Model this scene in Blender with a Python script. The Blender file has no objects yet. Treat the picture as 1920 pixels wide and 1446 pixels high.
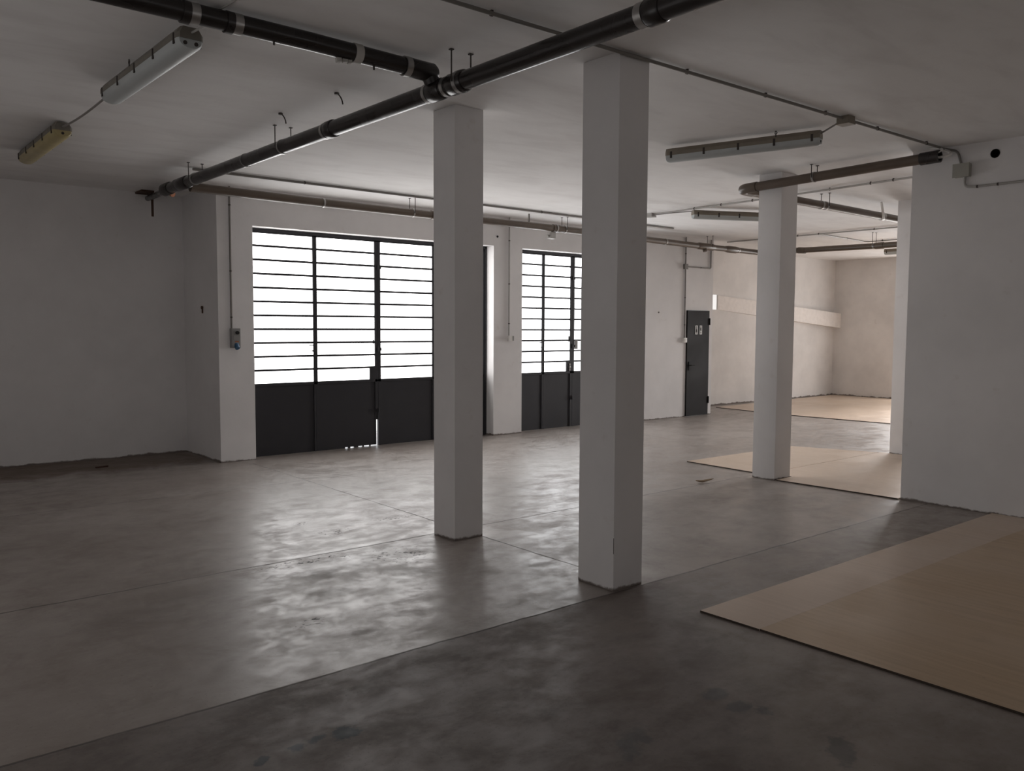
import bpy, bmesh, math, random
from mathutils import Vector, Matrix
random.seed(4)
C = bpy.context.scene.collection
SC = bpy.context.scene
V = Vector

# ------------------------------------------------------------------ camera
YAW, PITCH, ROLL, FPX, EYE = 0.691672, 0.0694393, 0.0045226, 1580.87, 1.65
cam_d = bpy.data.cameras.new('camera')
cam = bpy.data.objects.new('camera', cam_d); C.objects.link(cam)
fwd = V((math.sin(YAW)*math.cos(PITCH), math.cos(YAW)*math.cos(PITCH), -math.sin(PITCH)))
rt = V((math.cos(YAW), -math.sin(YAW), 0)); up = rt.cross(fwd)
r2 = math.cos(ROLL)*rt + math.sin(ROLL)*up; u2 = -math.sin(ROLL)*rt + math.cos(ROLL)*up
M = Matrix((r2, u2, -fwd)).transposed().to_4x4(); M.translation = V((0, 0, EYE))
cam.matrix_world = M
cam_d.sensor_width = 36; cam_d.sensor_fit = 'HORIZONTAL'; cam_d.lens = FPX/1920*36
cam_d.clip_start = 0.05; cam_d.clip_end = 200
SC.camera = cam
SC.view_settings.view_transform = 'Standard'; SC.view_settings.look = 'None'
SC.view_settings.gamma = 1; SC.view_settings.use_curve_mapping = False
SC.view_settings.exposure = -0.12

# ------------------------------------------------------------------ materials
class NT:
    def __init__(s, name):
        s.m = bpy.data.materials.new(name); s.m.use_nodes = True
        s.t = s.m.node_tree; s.b = s.t.nodes['Principled BSDF']
    def n(s, typ, **kw):
        nd = s.t.nodes.new(typ)
        for k, v in kw.items(): setattr(nd, k, v)
        return nd
    def put(s, sock, v):
        if hasattr(v, 'is_linked') or isinstance(v, bpy.types.NodeSocket): s.t.links.new(v, sock)
        else:
            if isinstance(v, (tuple, list)) and len(v) == 3 and sock.type == 'RGBA': v = (*v, 1)
            sock.default_value = v
    def math(s, op, a, b=0.0, c=0.0, clamp=False):
        nd = s.n('ShaderNodeMath', operation=op, use_clamp=clamp)
        s.put(nd.inputs[0], a); s.put(nd.inputs[1], b); s.put(nd.inputs[2], c)
        return nd.outputs[0]
    def noise(s, vec, scale, detail=3, rough=0.55, dist=0.0):
        nd = s.n('ShaderNodeTexNoise'); s.put(nd.inputs['Vector'], vec)
        nd.inputs['Scale'].default_value = scale; nd.inputs['Detail'].default_value = detail
        nd.inputs['Roughness'].default_value = rough; nd.inputs['Distortion'].default_value = dist
        return nd.outputs['Fac']
    def ramp(s, v, lo, hi, a=0.0, b=1.0):
        nd = s.n('ShaderNodeMapRange'); nd.interpolation_type = 'SMOOTHSTEP'
        s.put(nd.inputs['Value'], v); s.put(nd.inputs['From Min'], lo); s.put(nd.inputs['From Max'], hi)
        s.put(nd.inputs['To Min'], a); s.put(nd.inputs['To Max'], b)
        return nd.outputs['Result']
    def mix(s, f, a, b):
        nd = s.n('ShaderNodeMix', data_type='RGBA'); s.put(nd.inputs['Factor'], f)
        s.put(nd.inputs[6], a); s.put(nd.inputs[7], b)
        return nd.outputs[2]
    def pos(s): return s.n('ShaderNodeNewGeometry').outputs['Position']
    def obj(s): return s.n('ShaderNodeTexCoord').outputs['Object']
    def xyz(s, v):
        nd = s.n('ShaderNodeSeparateXYZ'); s.put(nd.inputs[0], v); return nd.outputs
    def scale(s, v, sc):
        nd = s.n('ShaderNodeVectorMath', operation='MULTIPLY'); s.put(nd.inputs[0], v); nd.inputs[1].default_value = sc
        return nd.outputs[0]
    def bump(s, h, strength, dist=0.01):
        nd = s.n('ShaderNodeBump'); nd.inputs['Strength'].default_value = strength; nd.inputs['Distance'].default_value = dist
        s.put(nd.inputs['Height'], h); s.put(s.b.inputs['Normal'], nd.outputs['Normal'])
    def out(s, col=None, rough=None, **kw):
        if col is not None: s.put(s.b.inputs['Base Color'], col)
        if rough is not None: s.put(s.b.inputs['Roughness'], rough)
        for k, v in kw.items(): s.put(s.b.inputs[k.replace('_', ' ')], v)
        return s.m

def plain(name, col, rough=0.5, metal=0.0, var=0.12, scale=12.0, spec=0.5):
    t = NT(name); p = t.obj()
    f = t.noise(p, scale, 4)
    a = tuple(c*(1-var) for c in col); b = tuple(min(1, c*(1+var)) for c in col)
    return t.out(t.mix(f, a, b), t.ramp(t.noise(p, scale*0.6, 2), 0.2, 0.8, max(0.02, rough-0.08), rough+0.08),
                 Metallic=metal, Specular_IOR_Level=spec)

def plaster(name, col, stain=(0.42, 0.33, 0.25), base_h=0.05, amount=0.10):
    """white painted plaster with faint blotches and a dirty, chipped strip at the very bottom"""
    t = NT(name); p = t.pos(); x, y, z = t.xyz(p)
    f = t.noise(p, 1.1, 4, 0.6); g = t.noise(p, 7.0, 4, 0.6)
    c = t.mix(t.ramp(f, 0.3, 0.75, 0.0, 1.0), col, tuple(k*(1-amount) for k in col))
    c = t.mix(t.ramp(g, 0.62, 0.8, 0.0, 0.18), c, stain)
    hgt = t.math('ADD', t.math('MULTIPLY', t.noise(p, 5.0, 5, 0.7), base_h*2.4), -base_h*0.75)
    dirt = t.ramp(t.math('SUBTRACT', z, hgt), -0.006, 0.012, 1.0, 0.0)
    c = t.mix(t.math('MULTIPLY', dirt, 0.85), c, (0.085, 0.055, 0.038))
    t.bump(t.math('ADD', t.noise(p, 35, 4), t.math('MULTIPLY', t.noise(p, 3, 3), 1.5)), 0.12, 0.006)
    return t.out(c, 0.75, Specular_IOR_Level=0.3)

M_wall = plaster('wall_plaster', (0.79, 0.77, 0.765), base_h=0.035)
M_col = plaster('column_plaster', (0.79, 0.77, 0.765), base_h=0.03)
M_far = plaster('old_plaster', (0.80, 0.77, 0.75), stain=(0.36, 0.28, 0.22), base_h=0.06, amount=0.16)

t = NT('ceiling_plaster'); p = t.pos()
st = t.noise(t.scale(p, (1.0, 2.6, 1)), 1.3, 5, 0.6, 0.4)
c = t.mix(t.ramp(st, 0.4, 0.75), (0.80, 0.785, 0.775), (0.72, 0.70, 0.69))
c = t.mix(t.ramp(t.noise(p, 0.6, 3), 0.55, 0.8, 0, 0.5), c, (0.66, 0.62, 0.60))
t.bump(t.noise(p, 18, 5), 0.12, 0.01)
M_ceil = t.out(c, 0.8, Specular_IOR_Level=0.25)

# concrete floor -----------------------------------------------------------
t = NT('concrete_floor'); p = t.pos(); x, y, z = t.xyz(p)
big = t.noise(p, 0.55, 4, 0.6); mid = t.noise(p, 2.6, 5, 0.62, 0.5); fine = t.noise(p, 22, 4, 0.65)
streak = t.noise(t.scale(p, (1, 1.7, 1)), 2.2, 6, 0.68, 0.3)
pit = t.noise(p, 60, 3, 0.6)
c = t.mix(t.ramp(big, 0.3, 0.7), (0.24, 0.205, 0.182), (0.33, 0.295, 0.27))
c = t.mix(t.ramp(mid, 0.45, 0.75, 0, 0.65), c, (0.165, 0.132, 0.112))
c = t.mix(t.ramp(fine, 0.5, 0.8, 0, 0.4), c, (0.36, 0.32, 0.29))
c = t.mix(t.ramp(streak, 0.5, 0.75, 0, 0.55), c, (0.17, 0.14, 0.122))
c = t.mix(t.ramp(pit, 0.60, 0.72, 0, 0.45), c, (0.12, 0.098, 0.085))
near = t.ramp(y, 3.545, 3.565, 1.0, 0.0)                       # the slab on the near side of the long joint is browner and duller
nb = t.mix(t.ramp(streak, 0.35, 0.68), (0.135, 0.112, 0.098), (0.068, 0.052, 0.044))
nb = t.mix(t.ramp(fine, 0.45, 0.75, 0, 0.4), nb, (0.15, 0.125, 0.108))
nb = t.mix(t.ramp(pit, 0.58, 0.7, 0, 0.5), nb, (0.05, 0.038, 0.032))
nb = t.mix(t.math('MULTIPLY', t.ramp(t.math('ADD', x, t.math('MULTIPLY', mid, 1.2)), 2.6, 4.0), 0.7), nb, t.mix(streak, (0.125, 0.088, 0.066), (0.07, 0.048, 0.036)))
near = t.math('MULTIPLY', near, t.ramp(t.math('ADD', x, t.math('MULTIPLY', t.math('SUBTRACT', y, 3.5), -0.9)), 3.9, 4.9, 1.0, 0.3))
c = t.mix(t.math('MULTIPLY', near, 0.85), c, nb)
# dusty brown strip along the recess wall
alc = t.math('MULTIPLY', t.ramp(t.math('ADD', y, t.math('MULTIPLY', mid, 0.8)), 10.2, 10.9), t.ramp(x, 3.9, 3.6))
c = t.mix(t.math('MULTIPLY', alc, 0.8), c, t.mix(fine, (0.16, 0.105, 0.07), (0.08, 0.055, 0.04)))
wob = t.math('MULTIPLY', t.math('SUBTRACT', t.noise(p, 3.0, 4, 0.6), 0.5), 0.035)
def joint(coord, at, w, lo=None, hi=None, other=None):
    d = t.math('ABSOLUTE', t.math('ADD', t.math('SUBTRACT', coord, at), wob))
    m = t.ramp(d, w*0.4, w, 1.0, 0.0)
    if lo is not None: m = t.math('MULTIPLY', m, t.ramp(other, lo, lo+0.02))
    if hi is not None: m = t.math('MULTIPLY', m, t.ramp(other, hi, hi+0.02, 1.0, 0.0))
    return m
js = [joint(y, 3.555, 0.011), joint(y, 5.5, 0.011, hi=9.5, other=x), joint(y, 8.29, 0.009, hi=4.0, other=x),
      joint(x, 4.005, 0.010, lo=4.0, hi=9.7, other=y)]
jm = js[0]
for j in js[1:]: jm = t.math('MAXIMUM', jm, j)
jm = t.math('MULTIPLY', jm, t.ramp(t.noise(p, 1.6, 3), 0.25, 0.6, 0.45, 1.0))
def blob(cx, cy, rx, ry, ang=0.0, soft=0.5, amp=1.0, ns=7.0):
    ca, sa = math.cos(ang), math.sin(ang)
    dx = t.math('SUBTRACT', x, cx); dy = t.math('SUBTRACT', y, cy)
    a = t.math('DIVIDE', t.math('ADD', t.math('MULTIPLY', dx, ca), t.math('MULTIPLY', dy, sa)), rx)
    b = t.math('DIVIDE', t.math('SUBTRACT', t.math('MULTIPLY', dy, ca), t.math('MULTIPLY', dx, sa)), ry)
    d = t.math('SQRT', t.math('ADD', t.math('MULTIPLY', a, a), t.math('MULTIPLY', b, b)))
    d = t.math('ADD', d, t.math('MULTIPLY', t.math('SUBTRACT', t.noise(p, ns, 4, 0.7), 0.5), 2.4*amp))
    return t.ramp(d, 1.0-soft, 1.0, 1.0, 0.0)
def union(lst):
    m = lst[0]
    for k in lst[1:]: m = t.math('MAXIMUM', m, k)
    return m
blue = union([blob(1.60, 2.99, .085, .06, .6, ns=9), blob(1.395, 3.0, .045, .035, .6, ns=12), blob(1.485, 3.015, .05, .03, .4, ns=14),
              blob(1.25, 2.99, .05, .03, .6, ns=14)])
c = t.mix(t.math('MULTIPLY', blue, 0.85), c, (0.022, 0.033, 0.040))
grey = union([blob(2.46, 2.21, .16, .07, .5), blob(3.07, 2.26, .1, .06, .3), blob(3.04, 2.12, .09, .06, .2), blob(3.09, 2.03, .05, .05, 0, ns=10),
              blob(3.02, 1.62, .17, .06, .6), blob(2.5, 2.19, .06, .05, 0)])
c = t.mix(t.math('MULTIPLY', grey, 0.6), c, (0.06, 0.062, 0.062))
smear = union([blob(2.52, 5.05, .3, .16, -.5, .9, 1.1, 4), blob(2.36, 4.67, .28, .15, -.4, .9, 1.1, 4), blob(2.58, 4.06, .25, .11, -.4, .9, 1.1, 4),
               blob(3.07, 4.74, .3, .18, -.4, .9, 1.1, 4), blob(3.83, 4.31, .16, .09, -.6, .7), blob(3.22, 3.81, .22, .1, .3, .8), blob(2.22, 3.93, .09, .05, -.3)])
c = t.mix(t.math('MULTIPLY', smear, 0.30), c, (0.10, 0.08, 0.068))
fm = t.noise(t.scale(p, (1, 1.6, 1)), 19, 2, 0.45, 1.5)
flz = union([blob(3.2, 5.15, .28, .3, 0, .6, .5, 4), blob(3.15, 6.06, .2, .14, 0, .6, .5, 4), blob(3.8, 6.19, .22, .1, 0, .6, .5, 4), blob(3.08, 6.48, .1, .06, 0, .6, .5, 4),
             blob(2.07, 4.26, .14, .1, 0, .6, .6, 5), blob(2.6, 5.4, .5, .12, -.05, .6, .6, 4)])
flk = t.math('MULTIPLY', flz, t.ramp(fm, 0.60, 0.63))
c = t.mix(t.math('MULTIPLY', flk, 0.9), c, (0.025, 0.021, 0.018))
# rust-brown dirt round the foot of the front column
rb = blob(4.0, 3.45, .45, .28, .2, .9, .5, 3)
c = t.mix(t.math('MULTIPLY', rb, 0.7), c, (0.075, 0.047, 0.034))
c = t.mix(t.math('MULTIPLY', jm, 0.8), c, (0.035, 0.028, 0.024))
ro = t.ramp(t.math('ADD', t.math('MULTIPLY', streak, 0.55), t.math('MULTIPLY', t.noise(p, 7.5, 5, 0.7, 0.4), 0.45)), 0.36, 0.64, 0.285, 0.52)
ro = t.math('ADD', ro, t.math('MULTIPLY', t.ramp(mid, 0.5, 0.8), 0.10))
ro = t.math('ADD', ro, t.math('MULTIPLY', near, 0.22))
ro = t.math('ADD', ro, t.math('ADD', t.math('MULTIPLY', smear, 0.10), t.math('MULTIPLY', t.math('MAXIMUM', jm, flk), 0.25)))
ro = t.math('ADD', ro, t.math('MULTIPLY', alc, 0.3), clamp=True)
hh = t.math('ADD', t.math('MULTIPLY', streak, 0.025), t.math('ADD', t.math('MULTIPLY', fine, 0.06), t.math('MULTIPLY', pit, 0.02)))
hh = t.math('SUBTRACT', hh, t.math('MULTIPLY', jm, 0.5))
t.bump(hh, 0.14, 0.02)
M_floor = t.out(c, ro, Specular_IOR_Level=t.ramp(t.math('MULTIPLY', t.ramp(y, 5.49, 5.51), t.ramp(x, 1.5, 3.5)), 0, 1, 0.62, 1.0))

# pale laminated sheets -----------------------------------------------------
def laminate(name, ca, cb, cc):
    t = NT(name); p = t.pos()
    g = t.noise(t.scale(p, (14, 0.9, 1)), 1.6, 5, 0.6, 0.3)
    pl = t.noise(t.scale(p, (1, 0.25, 1)), 1.1, 2)
    c = t.mix(t.ramp(g, 0.3, 0.75), ca, cb)
    c = t.mix(t.ramp(pl, 0.4, 0.7, 0, 0.5), c, cc)
    c = t.mix(t.ramp(t.noise(p, 3.5, 5, 0.65), 0.6, 0.85, 0, 0.35), c, tuple(k*0.6 for k in cb))
    c = t.mix(t.ramp(t.noise(p, 26, 2), 0.76, 0.8, 0, 0.6), c, (0.2, 0.15, 0.11))
    t.bump(g, 0.05, 0.003)
    return t.out(c, t.ramp(t.noise(p, 2.0, 4), 0.3, 0.7, 0.30, 0.42), Specular_IOR_Level=0.5)
M_lam = laminate('pale_laminate', (0.60, 0.475, 0.37), (0.51, 0.395, 0.30), (0.62, 0.50, 0.40))
M_lam_near = laminate('honey_laminate', (0.50, 0.365, 0.235), (0.40, 0.285, 0.175), (0.51, 0.385, 0.265))
M_lam_strip = laminate('pinkish_laminate', (0.54, 0.425, 0.33), (0.47, 0.365, 0.28), (0.54, 0.43, 0.34))
M_edge_shade = plain('sheet_edge_shadow', (0.05, 0.035, 0.026), 0.8)  # shadow under the sheet's front edge, painted as a dark edge colour

M_door = plain('anthracite_paint', (0.024, 0.023, 0.027), 0.5, var=0.2, scale=4, spec=0.35)
M_tdoor = plain('black_brown_paint', (0.013, 0.0105, 0.0105), 0.6, var=0.15, scale=3, spec=0.12)
M_steel = plain('galvanised_steel', (0.42, 0.41, 0.40), 0.35, metal=0.85)
M_rod = plain('dull_dark_steel', (0.06, 0.05, 0.045), 0.6, metal=0.5)
M_black = plain('black_pipe_plastic', (0.022, 0.018, 0.017), 0.28, var=0.3, scale=6)
M_brown = plain('grey_brown_pipe_plastic', (0.105, 0.078, 0.058), 0.36, var=0.2, scale=6)
M_grey = plain('grey_conduit', (0.40, 0.385, 0.365), 0.5)
M_greyd = plain('dim_conduit', (0.20, 0.185, 0.17), 0.55)
M_box = plain('junction_box_plastic', (0.36, 0.35, 0.31), 0.5)
M_socket = plain('socket_plastic', (0.26, 0.255, 0.25), 0.45)
M_white = plain('white_plastic', (0.75, 0.73, 0.70), 0.45)
M_blue = plain('blue_plastic', (0.035, 0.11, 0.21), 0.4)
M_orange = plain('orange_plastic', (0.36, 0.12, 0.04), 0.5)
M_rust = plain('rust', (0.07, 0.035, 0.022), 0.8)
M_tray = plain('beige_lamp_tray', (0.22, 0.19, 0.15), 0.5)
M_trayd = plain('grey_lamp_tray', (0.17, 0.155, 0.13), 0.5)
M_yellow = plain('yellowed_lamp_cover', (0.40, 0.33, 0.16), 0.4, var=0.25, scale=5)
M_ledge = plain('boxed_beam_plaster', (0.84, 0.79, 0.755), 0.75)
M_paper = plain('torn_tape', (0.50, 0.48, 0.45), 0.7)
M_leaf = plain('dry_leaf', (0.30, 0.22, 0.14), 0.7)
M_hole = plain('black_rubber', (0.008, 0.008, 0.008), 0.9)
M_ground = plain('outside_pavement', (0.7, 0.69, 0.66), 0.9)
t = NT('lamp_diffuser'); p = t.obj()
M_diff = t.out(t.mix(t.noise(p, 4, 3), (0.42, 0.45, 0.45), (0.50, 0.52, 0.515)), 0.42, Specular_IOR_Level=0.5)

def glow(name, col, strength):
    t = NT(name); t.b.inputs['Base Color'].default_value = (0.6, 0.62, 0.63, 1)
    t.b.inputs['Emission Color'].default_value = (*col, 1); t.b.inputs['Emission Strength'].default_value = strength
    t.b.inputs['Roughness'].default_value = 0.4
    return t.m
L_DOOR, L_FAR, L_SIDE, L_REAR, L_LEFT = 4.8, 4.5, 0.5, 0.75, 0.85
M_pane = glow('frosted_pane_daylight', (1.0, 0.985, 0.975), L_DOOR)
M_pane2 = glow('frosted_pane_daylight_cool', (0.97, 0.985, 1.0), L_DOOR)
M_panefar = glow('far_window_daylight', (1.0, 0.98, 0.97), L_FAR)
M_fillside = glow('side_fill_pane', (1.0, 0.975, 0.965), L_SIDE)  # unseen side-bay windows, added to brighten the far part
M_fillrear = glow('rear_fill_pane', (1.0, 0.97, 0.96), L_REAR)  # windows added behind the camera as fill light
M_fillleft = glow('left_fill_pane', (1.0, 0.97, 0.955), L_LEFT)  # unseen left-wall window, added for more fill
M_beam_end = glow('beam_end_glow', (1.0, 0.98, 0.96), 0.62)  # emission standing in for light falling on the beam's end face

w = bpy.data.worlds.new('daylight'); SC.world = w; w.use_nodes = True
w.node_tree.nodes['Background'].inputs['Color'].default_value = (0.92, 0.96, 1.0, 1)
w.node_tree.nodes['Background'].inputs['Strength'].default_value = 3.0

# ------------------------------------------------------------------ mesh helpers
class MB:
    def __init__(s): s.bm = bmesh.new()
    def box(s, x0, x1, y0, y1, z0, z1, bev=0.0, mat=None):
        b = bmesh.new()
        vs = [b.verts.new((x, y, z)) for x in (x0, x1) for y in (y0, y1) for z in (z0, z1)]
        for f in ((0, 1, 3, 2), (4, 6, 7, 5), (0, 4, 5, 1), (2, 3, 7, 6), (0, 2, 6, 4), (1, 5, 7, 3)): b.faces.new([vs[i] for i in f])
        if bev: bmesh.ops.bevel(b, geom=b.edges[:], offset=bev, segments=2, profile=0.7, affect='EDGES')
        if mat: bmesh.ops.transform(b, matrix=mat, verts=b.verts[:])
        s._add(b); return s
    def _add(s, b):
        bmesh.ops.recalc_face_normals(b, faces=b.faces[:])
        me = bpy.data.meshes.new('tmp'); b.to_mesh(me); b.free(); s.bm.from_mesh(me); bpy.data.meshes.remove(me)
    def tube(s, pts, r, seg=16, bend=0.0, caps=True):
        """a round tube along a polyline; bend rounds the inner corners; r is a number or one per point (bend=0)"""
        P = [V(q) for q in pts]; rs = r if isinstance(r, (list, tuple)) else None
        if bend and len(P) > 2:
            Q = [P[0]]
            for i in range(1, len(P)-1):
                a = (P[i-1]-P[i]); c = (P[i+1]-P[i]); d = min(bend, a.length*0.49, c.length*0.49)
                A = P[i]+a.normalized()*d; B = P[i]+c.normalized()*d
                for k in range(7):
                    u = k/6; Q.append((1-u)**2*A + 2*u*(1-u)*P[i] + u*u*B)
            Q.append(P[-1]); P = Q
        b = bmesh.new(); rings = []; n = None
        for i, q in enumerate(P):
            tn = (P[min(i+1, len(P)-1)]-P[max(i-1, 0)]).normalized()
            if n is None: n = tn.orthogonal().normalized()
            n = (n - tn*n.dot(tn)).normalized(); m = tn.cross(n)
            rr = rs[i] if rs else r
            rings.append([b.verts.new(q + (n*math.cos(2*math.pi*k/seg)+m*math.sin(2*math.pi*k/seg))*rr) for k in range(seg)])
        for A, B in zip(rings, rings[1:]):
            for k in range(seg): b.faces.new((A[k], A[(k+1) % seg], B[(k+1) % seg], B[k]))
        if caps: b.faces.new(rings[0][::-1]); b.faces.new(rings[-1])
        s._add(b); return s
    def hollow(s, a, c, ro, ri, seg=20):
        """an open-ended pipe from a to c with a real wall thickness"""
        a, c = V(a), V(c); tn = (c-a).normalized(); n = tn.orthogonal().normalized(); m = tn.cross(n); b = bmesh.new()
        R = [[b.verts.new(q+(n*math.cos(2*math.pi*k/seg)+m*math.sin(2*math.pi*k/seg))*r) for k in range(seg)] for q, r in ((a, ro), (c, ro), (c, ri), (a, ri))]
        for i in range(4):
            A, B = R[i], R[(i+1) % 4]
            for k in range(seg): b.faces.new((A[k], A[(k+1) % seg], B[(k+1) % seg], B[k]))
        s._add(b); return s
    def ring(s, c, axis, r, w, th=0.004, seg=24):
        a = V(axis).normalized(); return s.hollow(V(c)-a*w/2, V(c)+a*w/2, r+th, r-0.002, seg)
    def poly(s, pts, z0, z1):
        b = bmesh.new(); lo = [b.verts.new((x, y, z0)) for x, y in pts]; hi = [b.verts.new((x, y, z1)) for x, y in pts]; n = len(pts)
        b.faces.new(lo[::-1]); b.faces.new(hi)
        for i in range(n): b.faces.new((lo[i], lo[(i+1) % n], hi[(i+1) % n], hi[i]))
        s._add(b); return s
    def hexa(s, lo, hi):
        b = bmesh.new(); vs = [b.verts.new(q) for q in lo+hi]
        for f in ((3, 2, 1, 0), (4, 5, 6, 7), (0, 1, 5, 4), (1, 2, 6, 5), (2, 3, 7, 6), (3, 0, 4, 7)): b.faces.new([vs[i] for i in f])
        s._add(b); return s
    def grid_wall(s, us, zs, solid, to3d):
        """a wall of grid cells; to3d(u, depth 0 or 1, z) gives the point; openings are cells that are not solid"""
        b = bmesh.new(); cache = {}
        def vt(i, d, j):
            k = (i, d, j)
            if k not in cache: cache[k] = b.verts.new(to3d(us[i], d, zs[j]))
            return cache[k]
        nu, nz = len(us)-1, len(zs)-1
        S = lambda i, j: 0 <= i < nu and 0 <= j < nz and solid((us[i]+us[i+1])/2, (zs[j]+zs[j+1])/2)
        for i in range(nu):
            for j in range(nz):
                if not S(i, j): continue
                for d in (0, 1): b.faces.new((vt(i, d, j), vt(i+1, d, j), vt(i+1, d, j+1), vt(i, d, j+1)))
                if not S(i-1, j): b.faces.new((vt(i, 0, j), vt(i, 1, j), vt(i, 1, j+1), vt(i, 0, j+1)))
                if not S(i+1, j): b.faces.new((vt(i+1, 0, j), vt(i+1, 1, j), vt(i+1, 1, j+1), vt(i+1, 0, j+1)))
                if not S(i, j-1): b.faces.new((vt(i, 0, j), vt(i, 1, j), vt(i+1, 1, j), vt(i+1, 0, j)))
                if not S(i, j+1): b.faces.new((vt(i, 0, j+1), vt(i, 1, j+1), vt(i+1, 1, j+1), vt(i+1, 0, j+1)))
        s._add(b); return s

def wloc(o):
    p = V((0, 0, 0))
    while o is not None: p += V(o.location); o = o.parent
    return p
def obj(name, mb, mat, parent=None, local=False, smooth=False, origin=None):
    """link a mesh builder as ONE object; points are world points unless local (then they are the parent's own)"""
    bm = mb.bm; off = V((0, 0, 0))
    if parent is None:
        if origin is None:
            xs = [v.co for v in bm.verts]
            origin = V((sum(v.x for v in xs)/len(xs), sum(v.y for v in xs)/len(xs), min(v.z for v in xs)))
        off = V(origin)
    elif not local: off = wloc(parent)
    bmesh.ops.translate(bm, verts=bm.verts[:], vec=-off)
    me = bpy.data.meshes.new(name); bm.to_mesh(me); bm.free()
    for f in me.polygons: f.use_smooth = False
    if smooth:
        me.shade_smooth(); me.set_sharp_from_angle(angle=math.radians(40))
    me.materials.append(mat)
    o = bpy.data.objects.new(name, me); C.objects.link(o)
    if parent is None: o.location = origin
    else: o.parent = parent
    return o
def tag(o, label, cat, group=None, kind=None):
    o['label'] = label; o['category'] = cat
    if group: o['group'] = group
    if kind: o['kind'] = kind
    return o
def thing(name, label, cat, loc, rotz=0.0, group=None, kind=None):
    o = bpy.data.objects.new(name, None); C.objects.link(o); o.empty_display_size = 0.1
    o.location = loc; o.rotation_euler = (0, 0, rotz)
    return tag(o, label, cat, group, kind)

# ------------------------------------------------------------------ the setting
H = 3.30
YW, YD = 9.97, 10.17                 # inner face of the wall with the glazed doors, plane of the doors
tag(obj('floor', MB().box(-2.1, 19.8, -4.3, 11.6, -0.12, 0), M_floor), 'worn grey-brown concrete floor with slab joints and dark stains', 'floor', kind='structure')
tag(obj('ceiling', MB().box(-2.1, 19.8, -4.3, 11.6, H, H+0.10), M_ceil), 'flat off-white plastered ceiling over the whole hall', 'ceiling', kind='structure')
D1 = (4.157, 7.893, 2.86); D2 = (8.451, 10.93, 2.855); D3 = (12.425, 13.085, 1.975)
def solid(u, z):
    for a, b, h in (D1, D2, D3):
        if a < u < b and z < h: return False
    return True
mb = MB().grid_wall([D1[0], D1[1], D2[0], D2[1], D3[0], D3[1], 13.2], [0, D3[2], D2[2], D1[2], H], solid, lambda u, d, z: (u, YW+d*0.48, z))
mb.box(3.72, D1[0], YW, 11.45, 0, H)
mb.box(13.0, 13.2, YW+0.48, 11.3, 0, H)
tag(obj('wall_window', mb, M_wall), 'white plastered wall holding the two glazed metal doors and the dark toilet door', 'wall', kind='structure')
tag(obj('wall_alcove', MB().box(-2.1, 3.72, 11.15, 11.45, 0, H), M_wall), 'plain white wall of the recess left of the big glazed door', 'wall', kind='structure')
LW = (1.5, 6.0, 0.4, 2.2)
tag(obj('wall_left', MB().grid_wall([-4.3, LW[0], LW[1], 11.15], [0, LW[2], LW[3], H], lambda u, z: not (LW[0] < u < LW[1] and LW[2] < z < LW[3]), lambda u, d, z: (-1.8-d*0.3, u, z)), M_wall), 'plain white side wall beyond the left end of the recess', 'wall', kind='structure')
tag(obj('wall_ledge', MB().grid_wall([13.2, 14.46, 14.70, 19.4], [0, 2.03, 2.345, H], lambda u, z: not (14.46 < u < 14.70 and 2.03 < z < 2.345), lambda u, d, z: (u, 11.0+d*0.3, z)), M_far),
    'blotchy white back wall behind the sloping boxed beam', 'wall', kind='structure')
FW = (6.0, 9.2, 0.1, 2.8)
tag(obj('wall_far', MB().grid_wall([-4.0, FW[0], FW[1], 11.3], [0, FW[2], FW[3], H], lambda u, z: not (FW[0] < u < FW[1] and FW[2] < z < FW[3]), lambda u, d, z: (19.4+d*0.3, u, z)), M_far),
    'water-stained white end wall at the far right of the hall', 'wall', kind='structure')
SW = ((-1.4, 0.2), (1.0, 3.4), (4.6, 7.0), (10.2, 12.4), (13.4, 15.6), (16.4, 18.6)); SZ = (1.0, 2.8)
us = [-1.8] + [k for s in SW for k in s] + [19.4]
tag(obj('wall_rear', MB().grid_wall(us, [0, SZ[0], SZ[1], H], lambda u, z: not (SZ[0] < z < SZ[1] and any(a < u < b for a, b in SW)), lambda u, d, z: (u, -4.0-d*0.3, z)), M_wall),
    'white wall closing the hall behind the camera', 'wall', kind='structure')
# right-hand wall, with the round hole near its top corner
rw = obj('wall_right', MB().box(8.04, 8.32, -4.0, 3.81, 0, H), M_wall, origin=(8.18, 0, 0))
cut = obj('cutter', MB().tube([(7.9, 3.089, 3.185), (8.2, 3.089, 3.185)], 0.040, 28), M_wall)
md = rw.modifiers.new('hole', 'BOOLEAN'); md.object = cut; md.operation = 'DIFFERENCE'; md.solver = 'EXACT'
bpy.context.view_layer.update()
me = bpy.data.meshes.new_from_object(rw.evaluated_get(bpy.context.evaluated_depsgraph_get()))
rw.modifiers.clear(); rw.data = me; bpy.data.objects.remove(cut)
tag(rw, 'big blank white wall on the right with a junction box and a round hole near the ceiling', 'wall', kind='structure')
tag(obj('pavement', MB().box(4.16, 12, YW+0.48, 14, -0.12, -0.012), M_ground), 'bright pavement outside seen through the gap under the door', 'ground', kind='structure')

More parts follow.
